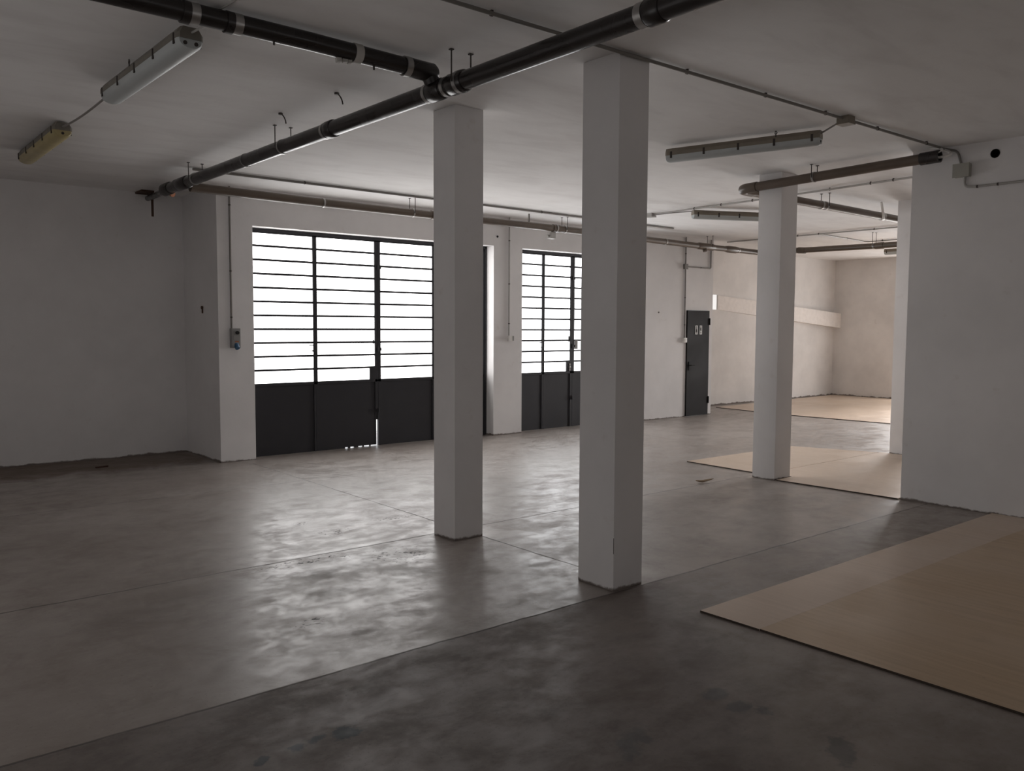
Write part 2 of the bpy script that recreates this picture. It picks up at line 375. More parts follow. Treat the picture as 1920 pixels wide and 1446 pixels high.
def column(x0, x1, y0, y1, label):
    return tag(obj('column', MB().box(x0, x1, y0, y1, 0, H, bev=0.006), M_col, smooth=True), label, 'column', 'square white columns', 'structure')
column(3.742, 4.012, 5.20, 5.482, 'square white column in front of the right end of the big glazed door')
fc = column(3.785, 4.05, 3.572, 3.885, 'widest-looking square white column, in front of the narrower glazed door')
obj('crack', MB().box(3.7855, 3.788, 3.5725, 3.575, .24, .34), M_rod, fc)
column(7.96, 8.262, 5.15, 5.43, 'square white column standing in the cut-out of the pale floor sheets')
column(10.90, 11.2, 5.03, 5.335, 'square white column half hidden by the edge of the blank right wall')

# ------------------------------------------------------------------ glazed metal doors
def glazed_door(name, label, x0, x1, top, cuts, pane_mat, big):
    root = thing(name, label, 'door', ((x0+x1)/2, YD, 0), kind='structure')
    fr = MB(); fz = top-0.005
    fr.box(x0, x0+0.035, YD-0.03, YD+0.03, 0, fz, 0.002); fr.box(x1-0.035, x1, YD-0.03, YD+0.03, 0, fz, 0.002)
    fr.box(x0, x1, YD-0.03, YD+0.03, fz-0.035, fz, 0.002)
    obj('frame', fr, M_door, root)
    edges = [x0+0.037] + list(cuts) + [x1-0.037]
    zb, zt = 0.915, fz-0.037; rows = 11
    for i in range(4):
        a, b = edges[i]+0.002, edges[i+1]-0.002; st = 0.024 if (i in (0, 1) and True) else 0.024
        sl = 0.022 if i in (0, 2) else 0.022
        sL = 0.044 if i == 2 else 0.026; sR = 0.044 if i == 1 else 0.026
        gap = big and i == 1
        z0 = 0.013 if gap else 0.0006
        lf = MB()
        lf.box(a, a+sL, YD-0.02, YD+0.02, z0, zt, 0.002)
        if gap:      # the leaf hangs slightly open at its lower corner
            lf.box(b-sR, b, YD-0.02, YD+0.02, 0.50, zt, 0.002)
            lf.box(b-sR, b-.026, YD-.011, YD+.011, z0, 0.50)
            lf.box(b-.026, b, YD-.011, YD+.011, 0.36, 0.50)
            for u0, u1 in ((a, a+.42), (a+.47, a+.50), (a+.56, a+.62), (a+.69, a+.71), (a+.80, a+.815)): lf.box(u0, u1, YD-.012, YD+.012, .0006, .016)   # torn sweep strip
        else: lf.box(b-sR, b, YD-0.02, YD+0.02, z0, zt, 0.002)
        lf.box(a, b, YD-0.02, YD+0.02, zt-0.018, zt, 0.002)
        pitch = (zt-zb)/rows
        for k in range(1, rows):
            zz = zb+k*pitch; lf.box(a+sL, b-sR, YD-0.014, YD+0.014, zz-0.0135, zz+0.0135)
        lf.box(a, b, YD-0.02, YD+0.02, zb-0.03, zb+0.008, 0.002)
        leaf = obj('leaf', lf, M_door, root)
        kp = MB()
        if gap: kp.box(a+sL, b-sR, YD-0.008, YD+0.008, z0, zb-0.03)
        else: kp.box(a+sL, b-sR, YD-0.008, YD+0.008, z0, zb-0.03)
        obj('kick_panel', kp, M_door, leaf)
        gl = MB()
        for k in range(rows):
            q0 = zb+k*pitch+(0.0135 if k else 0.008); q1 = zb+(k+1)*pitch-(0.0135 if k < rows-1 else 0.018)
            bb = b-sR
            if k == 0 and i == 1: bb = b-0.125 if big else b-0.125
            gl.box(a+sL, bb, YD-0.002, YD+0.003, q0, q1)
        obj('glazing', gl, pane_mat, leaf)
        if i == 1:
            obj('lock_plate', MB().box(b-0.127, b-sR+0.002, YD-0.022, YD+0.018, zb, zb+pitch, 0.002), M_door, leaf)
            if not big:
                obj('lock_cylinder', MB().tube([(b-.055, YD-.03, 1.035), (b-.055, YD-.021, 1.035)], 0.016, 16).box(b-.075, b-.04, YD-.032, YD-.021, .965, 1.01, .004).tube([(b-.06, YD-.032, .945), (b-.06, YD-.021, .945)], 0.018, 16), M_steel, leaf)
            obj('sticker', MB().box(b-0.068 if big else b-.075, b-0.047 if big else b-.045, YD-0.004, YD-0.002, 1.41, 1.465 if big else 1.50), M_socket, leaf)
        if i == 0:
            h = MB()
            h.box(b-0.055, b-0.004, YD-0.05, YD-0.02, 1.315, 1.335, .003).box(b-.045, b-.035, YD-.05, YD-.04, 1.335, 1.40).box(b-.10, b-.004, YD-.055, YD-.04, 1.395, 1.408, .002)
            obj('latch', h, M_door, leaf)
        if i == 2:
            h = MB()
            for zz in (0.45, 1.30, 2.42): h.tube([(a-.002, YD-.03, zz), (a-.002, YD-.03, zz+.07)], 0.009, 10).box(a-.03, a+.055, YD-.024, YD-.019, zz+.015, zz+.055)
            obj('hinge', h, M_door, leaf)
            if not big: obj('closer_box', MB().box(a+.055, a+.115, YD-.03, YD-.003, 1.285, 1.435, .003), M_socket, leaf)
    return root
glazed_door('door_1', 'wide dark metal door with frosted panes, left of the pair and beside the recess', D1[0], D1[1], D1[2], (5.064, 6.0, 6.934), M_pane, True)
glazed_door('door_2', 'narrower dark metal door with frosted panes, partly behind the front column', D2[0], D2[1], D2[2], (9.055, 9.70, 10.31), M_pane2, False)

# toilet door
td = thing('door_3', 'narrow black-brown toilet door with two small white pictogram plates', 'door', (12.755, YW, 0), kind='structure')
obj('leaf', MB().box(12.43, 13.08, YW-0.025, YW+0.02, 0.008, 1.97, 0.003), M_tdoor, td)
h = MB().box(12.478, 12.512, YW-0.034, YW-0.024, 0.86, 1.02, 0.003); h.tube([(12.495, YW-.03, .955), (12.495, YW-.075, .955), (12.60, YW-.075, .955)], 0.009, 10, bend=.02)
obj('handle', h, M_hole, td)
for zz in (0.22, 1.70): obj('hinge', MB().tube([(13.085, YW-.03, zz), (13.085, YW-.03, zz+.13)], 0.012, 12), M_hole, td)
for k, xc in enumerate((12.694, 12.822)):
    s = obj('sign_plate', MB().box(xc-0.034, xc+0.034, YW-0.029, YW-0.024, 1.525, 1.69, 0.002), M_white, td)
    f = MB(); yy = YW-0.0305
    f.tube([(xc, yy-.001, 1.664), (xc, yy+.002, 1.664)], 0.013, 16)
    if k == 0: f.hexa([(xc-.021, yy, 1.575), (xc+.021, yy, 1.575), (xc+.021, yy+.002, 1.575), (xc-.021, yy+.002, 1.575)], [(xc-.008, yy, 1.648), (xc+.008, yy, 1.648), (xc+.008, yy+.002, 1.648), (xc-.008, yy+.002, 1.648)])
    else: f.box(xc-.016, xc+.016, yy, yy+.002, 1.59, 1.648)
    f.box(xc-.011, xc-.003, yy, yy+.002, 1.54, 1.58).box(xc+.003, xc+.011, yy, yy+.002, 1.54, 1.58)
    obj('pictogram', f, M_hole, s)

# far window, added unseen fill windows, and a glow for the beam's lit end
def window(name, label, to3d, a, b, z0, z1, mat, nx, dp=.10, fw=.02):
    root = thing(name, label, 'window', to3d((a+b)/2, 0, z0), kind='structure')
    fr = MB(); gl = MB()
    def bx(m, u0, u1, d0, d1, q0, q1):
        P, Q = V(to3d(u0, d0, q0)), V(to3d(u1, d1, q1)); m.box(min(P.x, Q.x), max(P.x, Q.x), min(P.y, Q.y), max(P.y, Q.y), q0, q1)
    n = nx
    for k in range(n+1):
        u = a+(b-a)*k/n; bx(fr, max(a, u-fw), min(b, u+fw), dp, dp+.05, z0, z1)
    for q in (z0, z1-fw*2): bx(fr, a, b, dp, dp+.05, q, q+fw*2)
    bx(gl, a+.002, b-.002, dp+.02 if fw > .01 else dp-.004, dp+.03, z0+.002, z1-.002)
    obj('frame', fr, M_door, root); obj('glazing', gl, mat, root)
window('window_1', 'tall window in the end wall hidden behind the half-hidden column', lambda u, d, z: (19.4+d, u, z), FW[0], FW[1], FW[2], FW[3], M_panefar, 3)
for k, (a, b) in enumerate(SW):
    window('window_%d' % (k+2), ('added fill window in the rear wall of the main hall, ' if k < 3 else 'added fill window in the rear wall of the side bay, ') + ('next to the left wall', 'middle of the three', 'next to the blank wall')[k % 3] + (' side' if k > 2 else ''),
           lambda u, d, z: (u, -4.0-d, z), a, b, SZ[0], SZ[1], M_fillrear if k < 3 else M_fillside, 3)
window('window_9', 'broad fill window added in the left wall, out of view', lambda u, d, z: (-1.8-d, u, z), LW[0], LW[1], LW[2], LW[3], M_fillleft, 5)
window('window_8', 'small glowing pane standing in for the lit left end of the sloping boxed beam', lambda u, d, z: (u, 11.0+d, z), 14.46, 14.70, 2.03, 2.345, M_beam_end, 1, dp=.006, fw=.004)
ld = bpy.data.lights.new('far_opening_daylight', 'AREA'); ld.shape = 'RECTANGLE'; ld.size = 2.6; ld.size_y = 2.2; ld.energy = 185; ld.color = (1.0, 0.975, 0.97); ld.spread = math.radians(68)
lo = bpy.data.objects.new('far_opening_daylight', ld); C.objects.link(lo); lo.location = (19.36, 7.2, 1.65)
lo.rotation_euler = V((-1, -0.16, -0.17)).to_track_quat('-Z', 'Y').to_euler()
tag(obj('boxed_beam', MB().hexa([(14.72, 10.985, 2.035), (19.4, 10.82, 1.66), (19.4, 11.0, 1.66), (14.72, 11.0, 2.035)], [(14.72, 10.985, 2.335), (19.4, 10.82, 2.01), (19.4, 11.0, 2.01), (14.72, 11.0, 2.335)]), M_ledge),
    'white boxed beam sloping down along the back wall to the far corner', 'beam', kind='structure')

# ------------------------------------------------------------------ pale sheets on the floor
def sheet(label, pts, mat, z1=0.012):
    o = tag(obj('laminate_sheet', MB().poly(pts, 0.0005, z1), mat), label, 'floor sheet', 'pale wood-look sheets on the floor')
    o.data.materials.append(M_edge_shade)
    for f in o.data.polygons:
        if f.normal.x < -0.5 and abs(f.normal.z) < 0.5: f.material_index = 1
sheet('narrow strip of pale wood-look sheet along the left edge of the near sheet', [(3.905, 2.993), (3.91, 2.5985), (8.035, 2.5685), (8.035, 2.985)], M_lam_strip)
sheet('large near sheet of pale wood-look laminate running out of view at lower right', [(3.915, 2.598), (3.935, -1.6), (8.035, -1.6), (8.035, 2.568)], M_lam_near)
sheet('pale wood-look sheet left of the cut-out column, with a pointed front corner', [(8.225, 6.55), (8.185, 5.445), (10.83, 5.445), (10.43, 6.50)], M_lam)
sheet('pale wood-look sheet between the cut-out column and the blank right wall', [(7.975, 5.135), (8.02, 3.825), (8.34, 3.825), (8.34, 1.0), (10.86, 1.0), (10.86, 5.438), (8.28, 5.438), (8.28, 5.135)], M_lam)
sheet('farthest pale wood-look sheet, in front of the water-stained end wall', [(14.35, 10.70), (14.18, 8.9), (14.32, 7.0), (14.3, 4.0), (19.38, 4.0), (19.38, 10.96)], M_lam)

# ------------------------------------------------------------------ pipes under the ceiling
def clamp(parent, c, axis, r, w=0.035, mat=None, rods=None, band=0.005):
    """a metal band round a pipe; rods = side offset of two hanger rods up to the ceiling"""
    o = obj('clamp', MB().ring(c, axis, r, w, band), mat or M_steel, parent, smooth=True)
    if rods:
        a = V(axis).normalized(); sd = V((0, 0, 1)).cross(a).normalized()
        for sg in (-1, 1):
            q = V(c)+sd*rods*sg
            obj('hanger_rod', MB().tube([(q.x, q.y, c[2]-0.01), (q.x, q.y, H)], 0.0045, 8).box(q.x-.012, q.x+.012, q.y-.012, q.y+.012, H-.006, H), M_rod, o)
    return o
# 1 the thick black pipe running from above the camera to the recess corner
R1 = 0.056; X1 = 3.07
z1 = lambda y: 3.115 + (y-2.7)*0.0045
p1 = thing('drain_pipe', 'thick black drain pipe crossing the ceiling from upper right to the recess corner', 'pipe', (X1, 4.0, z1(4.0)), group='ceiling drain pipes')
P = lambda y: (X1, y, z1(y))
obj('pipe', MB().tube([P(-3.98), P(9.55)], R1, 28), M_black, p1, smooth=True)
for y0, y1 in ((2.62, 2.72), (4.15, 4.30), (4.38, 4.52), (5.80, 5.90), (9.0, 9.35)):
    obj('coupling', MB().tube([P(y0), P(y0+.008), P(y1-.008), P(y1)], [R1+.003, R1+.009, R1+.009, R1+.003], 28), M_black, p1, smooth=True)
clamp(p1, P(2.745), (0, 1, 0), R1, 0.045); clamp(p1, P(4.20), (0, 1, 0), R1+.008, 0.03, rods=0.072); clamp(p1, P(4.34), (0, 1, 0), R1, 0.03)
clamp(p1, P(4.54), (0, 1, 0), R1, 0.03); clamp(p1, P(5.93), (0, 1, 0), R1, 0.03); clamp(p1, P(6.70), (0, 1, 0), R1, 0.02, rods=0.07)
clamp(p1, P(7.47), (0, 1, 0), R1, 0.012); clamp(p1, P(8.78), (0, 1, 0), R1, 0.025, rods=0.07); clamp(p1, P(1.2), (0, 1, 0), R1, 0.03, rods=0.07)
obj('end_cap', MB().tube([P(9.55), P(9.57), P(9.75), P(9.77)], [R1+.004, R1+.012, R1+.012, R1-.01], 28), M_black, p1, smooth=True)
obj('inspection_plug', MB().tube([(X1+.02, 9.68, z1(9.7)-.03), (X1+.045, 9.62, z1(9.7)-.06)], 0.03, 18), M_orange, p1, smooth=True)
# 2 the black branch pipe coming in from the upper left
Y2 = 4.45; z2 = lambda x: 3.249 - (x-1.6)*0.020
R2 = 0.0505; Q = lambda x: (x, Y2, z2(x) if x > 0.5 else z2(0.5))
p2 = thing('drain_pipe', 'black branch pipe at upper left joining the thick pipe at a tee', 'pipe', (1.5, Y2, z2(1.5)), group='ceiling drain pipes')
p2_pts = [(-1.79, Y2, 3.238), (0.5, Y2, 3.239), (1.6, Y2, 3.239), Q(2.2), (2.9, Y2, z2(2.86))]
obj('pipe', MB().tube(p2_pts, R2, 28), M_black, p2, smooth=True)
obj('tee_bend', MB().tube([(2.86, Y2, z2(2.86)), (3.03, Y2, z2(3.03)), (3.055, Y2, z2(3.03))], [R2+.007, R2+.007, R2-.008], 24).tube([(3.01, Y2, 3.20), (3.03, Y2, 3.165)], .05, 20), M_black, p2, smooth=True)
for x in (1.56, 1.785):
    obj('coupling', MB().tube([(x-.06, Y2, 3.236), (x-.02, Y2, 3.235)], R2+.006, 28), M_black, p2, smooth=True)
    clamp(p2, (x, Y2, 3.236), (1, 0, 0), R2, 0.05)
clamp(p2, (2.84, Y2, z2(2.84)), (1, 0, 0), R2+.004, 0.04)
for x in (1.99, 2.61): obj('bolt', MB().tube([(x, Y2-.01, z2(x)-R2+.005), (x, Y2-.01, z2(x)-R2-.022)], 0.006, 8), M_rod, p2)
# 3 the grey-brown pipe along the window wall
pA, pB = V((3.137, 9.14, 3.112)), V((14.16, 9.62, 3.108))
def P3(x): u = (x-pA.x)/(pB.x-pA.x); return pA+(pB-pA)*u - V((0, 0, 0.008*math.sin(u*9.0)))
ax3 = (pB-pA).normalized(); R3 = 0.05
p3 = thing('drain_pipe', 'long grey-brown drain pipe along the wall above the glazed doors', 'pipe', tuple(P3(8)), group='ceiling drain pipes')
obj('pipe', MB().tube([tuple(P3(3.137+k*0.4095)) for k in range(28)], R3, 22), M_brown, p3, smooth=True)
for x in (6.36, 8.60): obj('coupling', MB().tube([tuple(P3(x-.07)), tuple(P3(x+.07))], R3+.007, 22), M_brown, p3, smooth=True)
for x, rd in ((4.71, 0), (6.00, .05), (6.36, 0), (8.60, 0), (8.79, .05), (11.23, 0), (12.53, .05), (13.42, 0)): clamp(p3, tuple(P3(x)), ax3, R3+(.006 if x in (6.36, 8.6) else 0), 0.022, rods=rd+.01 if rd else None)
obj('tee_fitting', MB().tube([tuple(P3(12.15)), tuple(P3(12.2)), tuple(P3(12.6)), tuple(P3(12.65))], [R3+.002, R3+.012, R3+.012, R3+.002], 22).tube([tuple(P3(12.35)), tuple(P3(12.35)-V((0, .03, .09)))], 0.04, 18), M_brown, p3, smooth=True)
obj('coupling', MB().tube([tuple(P3(13.0)), tuple(P3(13.1)), tuple(P3(13.34)), tuple(P3(13.4))], [R3+.001, R3+.014, R3+.014, R3+.002], 22), M_brown, p3, smooth=True)
obj('hanger_strap', MB().box(8.05, 8.07, 9.355, 9.37, 3.11, 3.286), M_greyd, p3)
obj('valve_box', MB().box(8.50, 8.60, 9.375, 9.455, 2.965, 3.06, .006).tube([(8.49, 9.41, 3.0), (8.46, 9.41, 3.0)], .018, 12), M_grey, p3)
# 4 pipe round the cut-out column
R4 = 0.048
p4 = thing('drain_pipe', 'grey pipe bent round the top of the column in the sheet cut-out', 'pipe', (7.88, 4.6, 3.18), group='ceiling drain pipes')
obj('pipe', MB().tube([(7.88, 3.62, 3.199), (7.88, 4.6, 3.180), (7.88, 5.62, 3.160), (9.0, 5.62, 3.152), (11.9, 5.62, 3.140)], R4, 22, bend=0.12), M_brown, p4, smooth=True)
obj('socket', MB().hollow((7.88, 3.49, 3.2015), (7.88, 3.66, 3.198), R4+.009, R4-.004, 22), M_black, p4, smooth=True)
obj('elbow', MB().tube([(7.88, 5.40, 3.164), (7.88, 5.62, 3.160), (8.10, 5.62, 3.158)], R4+.006, 22, bend=0.13), M_brown, p4, smooth=True)
clamp(p4, (7.88, 4.73, 3.178), (0, 1, 0), R4, .022, rods=.055)
clamp(p4, (9.53, 5.62, 3.150), (1, 0, 0), R4, .03); clamp(p4, (9.63, 5.62, 3.150), (1, 0, 0), R4, .03, rods=.055); clamp(p4, (11.05, 5.62, 3.143), (1, 0, 0), R4, .06)
# 5 the far pipe
R5 = 0.05
p5 = thing('drain_pipe', 'farthest brown drain pipe, crossing under the ceiling beyond the cut-out column', 'pipe', (14.15, 7.5, 3.08), group='ceiling drain pipes')
obj('pipe', MB().tube([(14.15, 9.568, 3.105), (14.15, 8.5, 3.085), (14.15, 7.4, 3.07), (14.15, -3.98, 3.05)], R5, 22), M_brown, p5, smooth=True)
for y in (8.77, 7.29): obj('coupling', MB().tube([(14.15, y-.14, 3.079 if y > 8 else 3.069), (14.15, y, 3.09 if y > 8 else 3.069)], R5+.008, 22), M_brown, p5, smooth=True)
clamp(p5, (14.15, 8.80, 3.09), (0, 1, 0), R5, .025); clamp(p5, (14.15, 7.32, 3.07), (0, 1, 0), R5, .025, rods=.06)
# flexible cables dropping into the pipe mouth
def cable(name, label, cat, pts, r, mat, group=None, bend=0.03, seg=12):
    return tag(obj(name, MB().tube(pts, r, seg, bend=bend), mat, smooth=True), label, cat, group)
def arc(a, c, b, n=14): return [tuple((1-u)**2*V(a)+2*u*(1-u)*V(c)+u*u*V(b)) for u in [k/n for k in range(n+1)]]
cable('flexible_cable', 'white flexible cable curving from the ceiling into the open pipe end', 'cable', arc((7.985, 3.535, 3.285), (7.985, 3.32, 3.20), (7.895, 3.56, 3.195)), 0.013, M_white, 'cables into pipe ends', bend=0)
cable('flexible_cable', 'thinner white cable beside the one curving into the open pipe end', 'cable', arc((7.92, 3.60, 3.289), (7.90, 3.38, 3.265), (7.862, 3.56, 3.222)), 0.009, M_white, 'cables into pipe ends', bend=0)
cable('flexible_cable', 'white flexible cable looped over the far end of the bent grey pipe', 'cable', arc((10.78, 5.5, 3.29), (10.85, 5.5, 3.14), (10.95, 5.55, 3.10)) , 0.016, M_white, 'cables into pipe ends', bend=0)

# ------------------------------------------------------------------ conduits
def conduit(label, pts, r, mat, clips=(), name='conduit', group='electric conduits', bend=0.04):
    root = thing(name, label, 'conduit', pts[0], group=group)
    obj('tube', MB().tube(pts, r, 12, bend=bend), mat, root, smooth=True)
    for (cx, cy, cz), ax, out in clips:
        a = V(ax); o = V(out); c = V((cx, cy, cz))
        k = MB().ring(c, a, r, 0.014, 0.002, 12)
        s = o.cross(a); q0, q1 = c+o*(r*0.2)-s*0.008-a*0.007, c+o*(r+(0.012 if abs(ax[2]) < .5 and out[2] > .5 else 0.0008))+s*0.008+a*0.007
        k.box(min(q0.x, q1.x), max(q0.x, q1.x), min(q0.y, q1.y), max(q0.y, q1.y), min(q0.z, q1.z), max(q0.z, q1.z))
        obj('clip', k, M_rod, root, smooth=True)
    return root
UP = (0, 0, 1)
zc = H-0.0185
conduit('thin conduit crossing the ceiling past the front column to the blank right wall', [(-1.79, 3.57, zc), (3.0, 3.555, zc), (8.02, 3.50, zc), (8.0265, 3.40, zc-.03), (8.0265, 3.362, 3.12)], 0.011, M_greyd,
        [((x, 3.562-max(0, x-3)*.0125, zc), (1, 0, 0), UP) for x in (1.2, 2.8, 4.378, 5.229, 6.004, 6.784, 7.636)])
conduit('conduit bending out of the junction box and along the blank right wall', [(8.0265, 3.33, 3.02), (8.0265, 3.33, 2.925), (8.0265, 3.25, 2.915), (8.0265, -3.9, 2.90)], 0.011, M_grey,
        [((8.0265, y, 2.914), (0, 1, 0), (1, 0, 0)) for y in (3.22, 3.05, 2.2)], bend=0.05)
conduit('straight conduit on the ceiling just in front of the long grey-brown pipe', [(3.13, 9.03, zc), (11.0, 9.13, zc)], 0.014, M_greyd, [((x, 9.03+(x-3.13)*.0127, zc), (1, 0, 0), UP) for x in (4.4, 6.9, 8.06)])
conduit('conduit along the ceiling from the far junction box to behind the blank wall', [(9.43, 8.2, zc), (9.36, 6.4, zc), (9.22, 4.43, zc), (9.1, 2.5, zc)], 0.012, M_grey,
        [((x, y, zc), (0, 1, 0), UP) for x, y in ((9.40, 7.44), (9.38, 6.98), (9.36, 6.48), (9.29, 5.37), (9.25, 4.85), (9.23, 4.58))], bend=0)
conduit('far ceiling conduit just before the farthest brown pipe', [(13.52, 9.9, zc), (13.52, 3.0, zc)], 0.012, M_grey, [((13.52, y, zc), (0, 1, 0), UP) for y in (8.4, 8.0, 7.0)], bend=0)
conduit('branch conduit angling across the far ceiling beyond the hanger rods', [(13.548, 7.99, zc), (15.3, 8.12, zc), (15.4, 8.05, zc), (15.36, 4.5, zc)], 0.012, M_grey, [((14.6, 8.07, zc), (1, 0, 0), UP), ((15.38, 7.8, zc), (0, 1, 0), UP)], bend=0.05)
YC = YW-0.0165
c1 = conduit('grey conduit running down the pier to the blue-capped socket', [(3.873, YC, H), (3.873, YC, 1.60)], 0.012, M_greyd, [((3.873, YC, z), (0, 0, 1), (0, 1, 0)) for z in (3.08, 2.3, 1.75)], group='wall conduits')
conduit('grey conduit running down the wall between the two glazed doors', [(8.18, YC, H), (8.18, YC, 1.50)], 0.011, M_grey, [((8.18, YC, z), (0, 0, 1), (0, 1, 0)) for z in (2.95, 2.3, 1.7)], group='wall conduits')
conduit('dark conduit running down beside the toilet door', [(12.36, YC, H), (12.36, YC, 1.44)], 0.011, M_greyd, [((12.36, YC, z), (0, 0, 1), (0, 1, 0)) for z in (3.0, 2.2, 1.7)], group='wall conduits')
conduit('bent conduit above the toilet door, from its junction box to the wall corner', [(12.37, YC, 2.765), (13.10, YC, 2.765), (13.10, YC, H)], 0.011, M_greyd, [((12.8, YC, 2.765), (1, 0, 0), (0, 1, 0))], group='wall conduits', bend=0.03)

# ------------------------------------------------------------------ boxes and sockets
def jbox(label, c, s, mat, wall, group='junction boxes'):
    """wall: 'up' on the ceiling, 'x' on a wall facing -x, 'y' on a wall facing -y"""
    root = thing('junction_box', label, 'junction box', c, group=group)
    x, y, z = c; a, b, d = s
    obj('body', MB().box(x-a/2, x+a/2, y-b/2, y+b/2, z-d/2, z+d/2, .004), mat, root)
    if wall == 'up': lid = MB().box(x-a/2-.004, x+a/2+.004, y-b/2-.004, y+b/2+.004, z-d/2-.008, z-d/2+.004, .003)
    elif wall == 'x': lid = MB().box(x-a/2-.008, x-a/2+.004, y-b/2-.004, y+b/2+.004, z-d/2-.004, z+d/2+.004, .003)
    else: lid = MB().box(x-a/2-.004, x+a/2+.004, y-b/2-.008, y-b/2+.004, z-d/2-.004, z+d/2+.004, .003)
    obj('lid', lid, mat, root)
    return root
jbox('square junction box on the ceiling between the front light and the thin conduit', (6.284, 3.515, H-.0275), (.10, .10, .055), M_tray, 'up')
jbox('grey junction box on the blank right wall below the ceiling', (8.012, 3.348, 3.068), (.056, .135, .115), M_box, 'x')
jbox('junction box on the ceiling at the far end of the conduit by the far light', (9.43, 8.25, H-.025), (.10, .12, .05), M_grey, 'up')
jbox('small junction box on the conduit above the toilet door', (12.345, YW-.022, 2.765), (.08, .044, .09), M_greyd, 'y')
def socket(label, x, z, w_, h_, d_, mat):
    root = thing('wall_socket', label, 'socket', (x, YW, z-h_/2), group='wall sockets')
    obj('body', MB().box(x-w_/2, x+w_/2, YW-d_, YW, z-h_/2, z+h_/2, .006), mat, root)
    return root
s = socket('grey industrial wall socket with a blue cap and a dark knob on the pier', 3.905, 1.50, .105, .235, .075, M_socket)
obj('switch_knob', MB().tube([(3.915, YW-.074, 1.565), (3.915, YW-.098, 1.565)], .021, 20), M_hole, s, smooth=True)['label'] = 'black round switch knob'
obj('warning_strip', MB().box(3.888, 3.935, YW-.0775, YW-.0745, 1.452, 1.466), M_orange, s)['label'] = 'orange strip'
obj('cover_plate', MB().box(3.868, 3.945, YW-.080, YW-.0745, 1.475, 1.535, .003), M_socket, s)
sk = MB().tube([(3.908, YW-.06, 1.425), (3.908, YW-.10, 1.378)], .028, 20); obj('socket_cap', sk, M_blue, s, smooth=True)['label'] = 'blue socket cap'
s = socket('white wall socket at the foot of the conduit between the glazed doors', 8.205, 1.475, .085, .085, .05, M_white)
obj('cover_plate', MB().box(8.222, 8.248, YW-.054, YW-.048, 1.44, 1.51, .002), M_socket, s)
s = socket('white switch box left of the toilet door', 12.355, 1.42, .085, .085, .05, M_white)
obj('rocker', MB().box(12.335, 12.375, YW-.056, YW-.048, 1.395, 1.445, .003), M_white, s)

# ------------------------------------------------------------------ fluorescent lights
def light_fixture(label, loc, rotz, L, W, tubes, tray, cover, hooks=()):
    """batten lying along local y from 0 to L, hung with its bottom about 0.12 under the ceiling"""
    root = thing('ceiling_light', label, 'ceiling light', loc, rotz, 'fluorescent ceiling lights')
    zt = 0.118
    b = MB(); e = 0.055
    prof = [(-W/2, .055), (-W/2, .085), (-W*.34, zt), (W*.34, zt), (W/2, .085), (W/2, .055)]
    bm = b.bm; rings = []
    for yy, k in ((0, .80), (.02, 1.0), (L-.02, 1.0), (L, .80)):
        rings.append([bm.verts.new((x*k, yy, z)) for x, z in prof])
    n = len(prof)
    for A, B in zip(rings, rings[1:]):
        for i in range(n): bm.faces.new((A[i], A[(i+1) % n], B[(i+1) % n], B[i]))
    bm.faces.new(rings[0]); bm.faces.new(rings[-1][::-1]); bmesh.ops.recalc_face_normals(bm, faces=bm.faces[:])
    obj('tray', b, tray, root, local=True)
    d = MB(); bm = d.bm; rings = []
    cp = []
    for k in range(11):
        a = math.pi*k/10; cp.append((-math.cos(a)*W/2*0.985, .056-math.sin(a)**0.75*.058))
    for yy, k in ((.004, .86), (.025, 1.0), (L-.025, 1.0), (L-.004, .86)):
        rings.append([bm.verts.new((x*k, yy, .056+(z-.056)*k)) for x, z in cp])
    for A, B in zip(rings, rings[1:]):
        for i in range(10): bm.faces.new((A[i], A[i+1], B[i+1], B[i]))
    bm.faces.new(rings[0]); bm.faces.new(rings[-1][::-1])
    for i in (0,): 
        for A, B in zip(rings, rings[1:]): bm.faces.new((A[0], B[0], B[10], A[10]))
    bmesh.ops.recalc_face_normals(bm, faces=bm.faces[:])
    dif = obj('diffuser', d, cover, root, local=True, smooth=True)
    for k in range(tubes):        # lamp ends showing through the cover
        xx = 0 if tubes == 1 else (-.03 if k == 0 else .03)
        for yy in (.0005,): obj('lamp_end', MB().tube([(xx, yy, .032), (xx, yy+.02, .032)], .011, 12), M_rod, dif, local=True)
    nclip = 5
    for k in range(nclip):
        yy = .06 + (L-.12)*k/(nclip-1)
        for sg in (-1, 1): obj('clip', MB().box(sg*W/2-.004, sg*W/2+.004, yy-.009, yy+.009, .030, .088, .002), M_rod, root, local=True)
    for yy in hooks:
        hk = MB(); hx = -W/2+.012
        hk.tube([(hx, yy, .10), (hx, yy, H-loc[2]-.001)], .004, 8).hollow((hx-.002, yy, H-loc[2]-.018), (hx+.002, yy, H-loc[2]-.018), .013, .009, 14)
        obj('hook', hk, M_rod, root, local=True)
    return root
f1 = light_fixture('twin-tube fluorescent light with a grey-white cover at upper left', (1.655, 4.76, 3.155), 0.012, 1.53, .145, 2, M_trayd, M_diff, hooks=(.90,))
f2 = light_fixture('shorter-looking fluorescent light with a yellowed cover near the left edge', (1.63, 7.70, 3.172), 0.0, 1.53, .145, 1, M_trayd, M_yellow)
f3 = light_fixture('slim fluorescent light hanging right of the front column', (6.42, 3.80, 3.145), math.radians(15.5), 1.36, .11, 1, M_tray, M_diff, hooks=(.36,))
def copy_tree(o, parent=None):
    c = o.copy(); C.objects.link(c)
    if parent is not None: c.parent = parent
    for ch in list(o.children): copy_tree(ch, c)
    return c
f4 = copy_tree(f3); f4.location = (10.62, 6.87, 3.145); f4.rotation_euler = (0, 0, math.radians(64)); f4['label'] = 'slim fluorescent light partly hidden behind the column in the sheet cut-out'
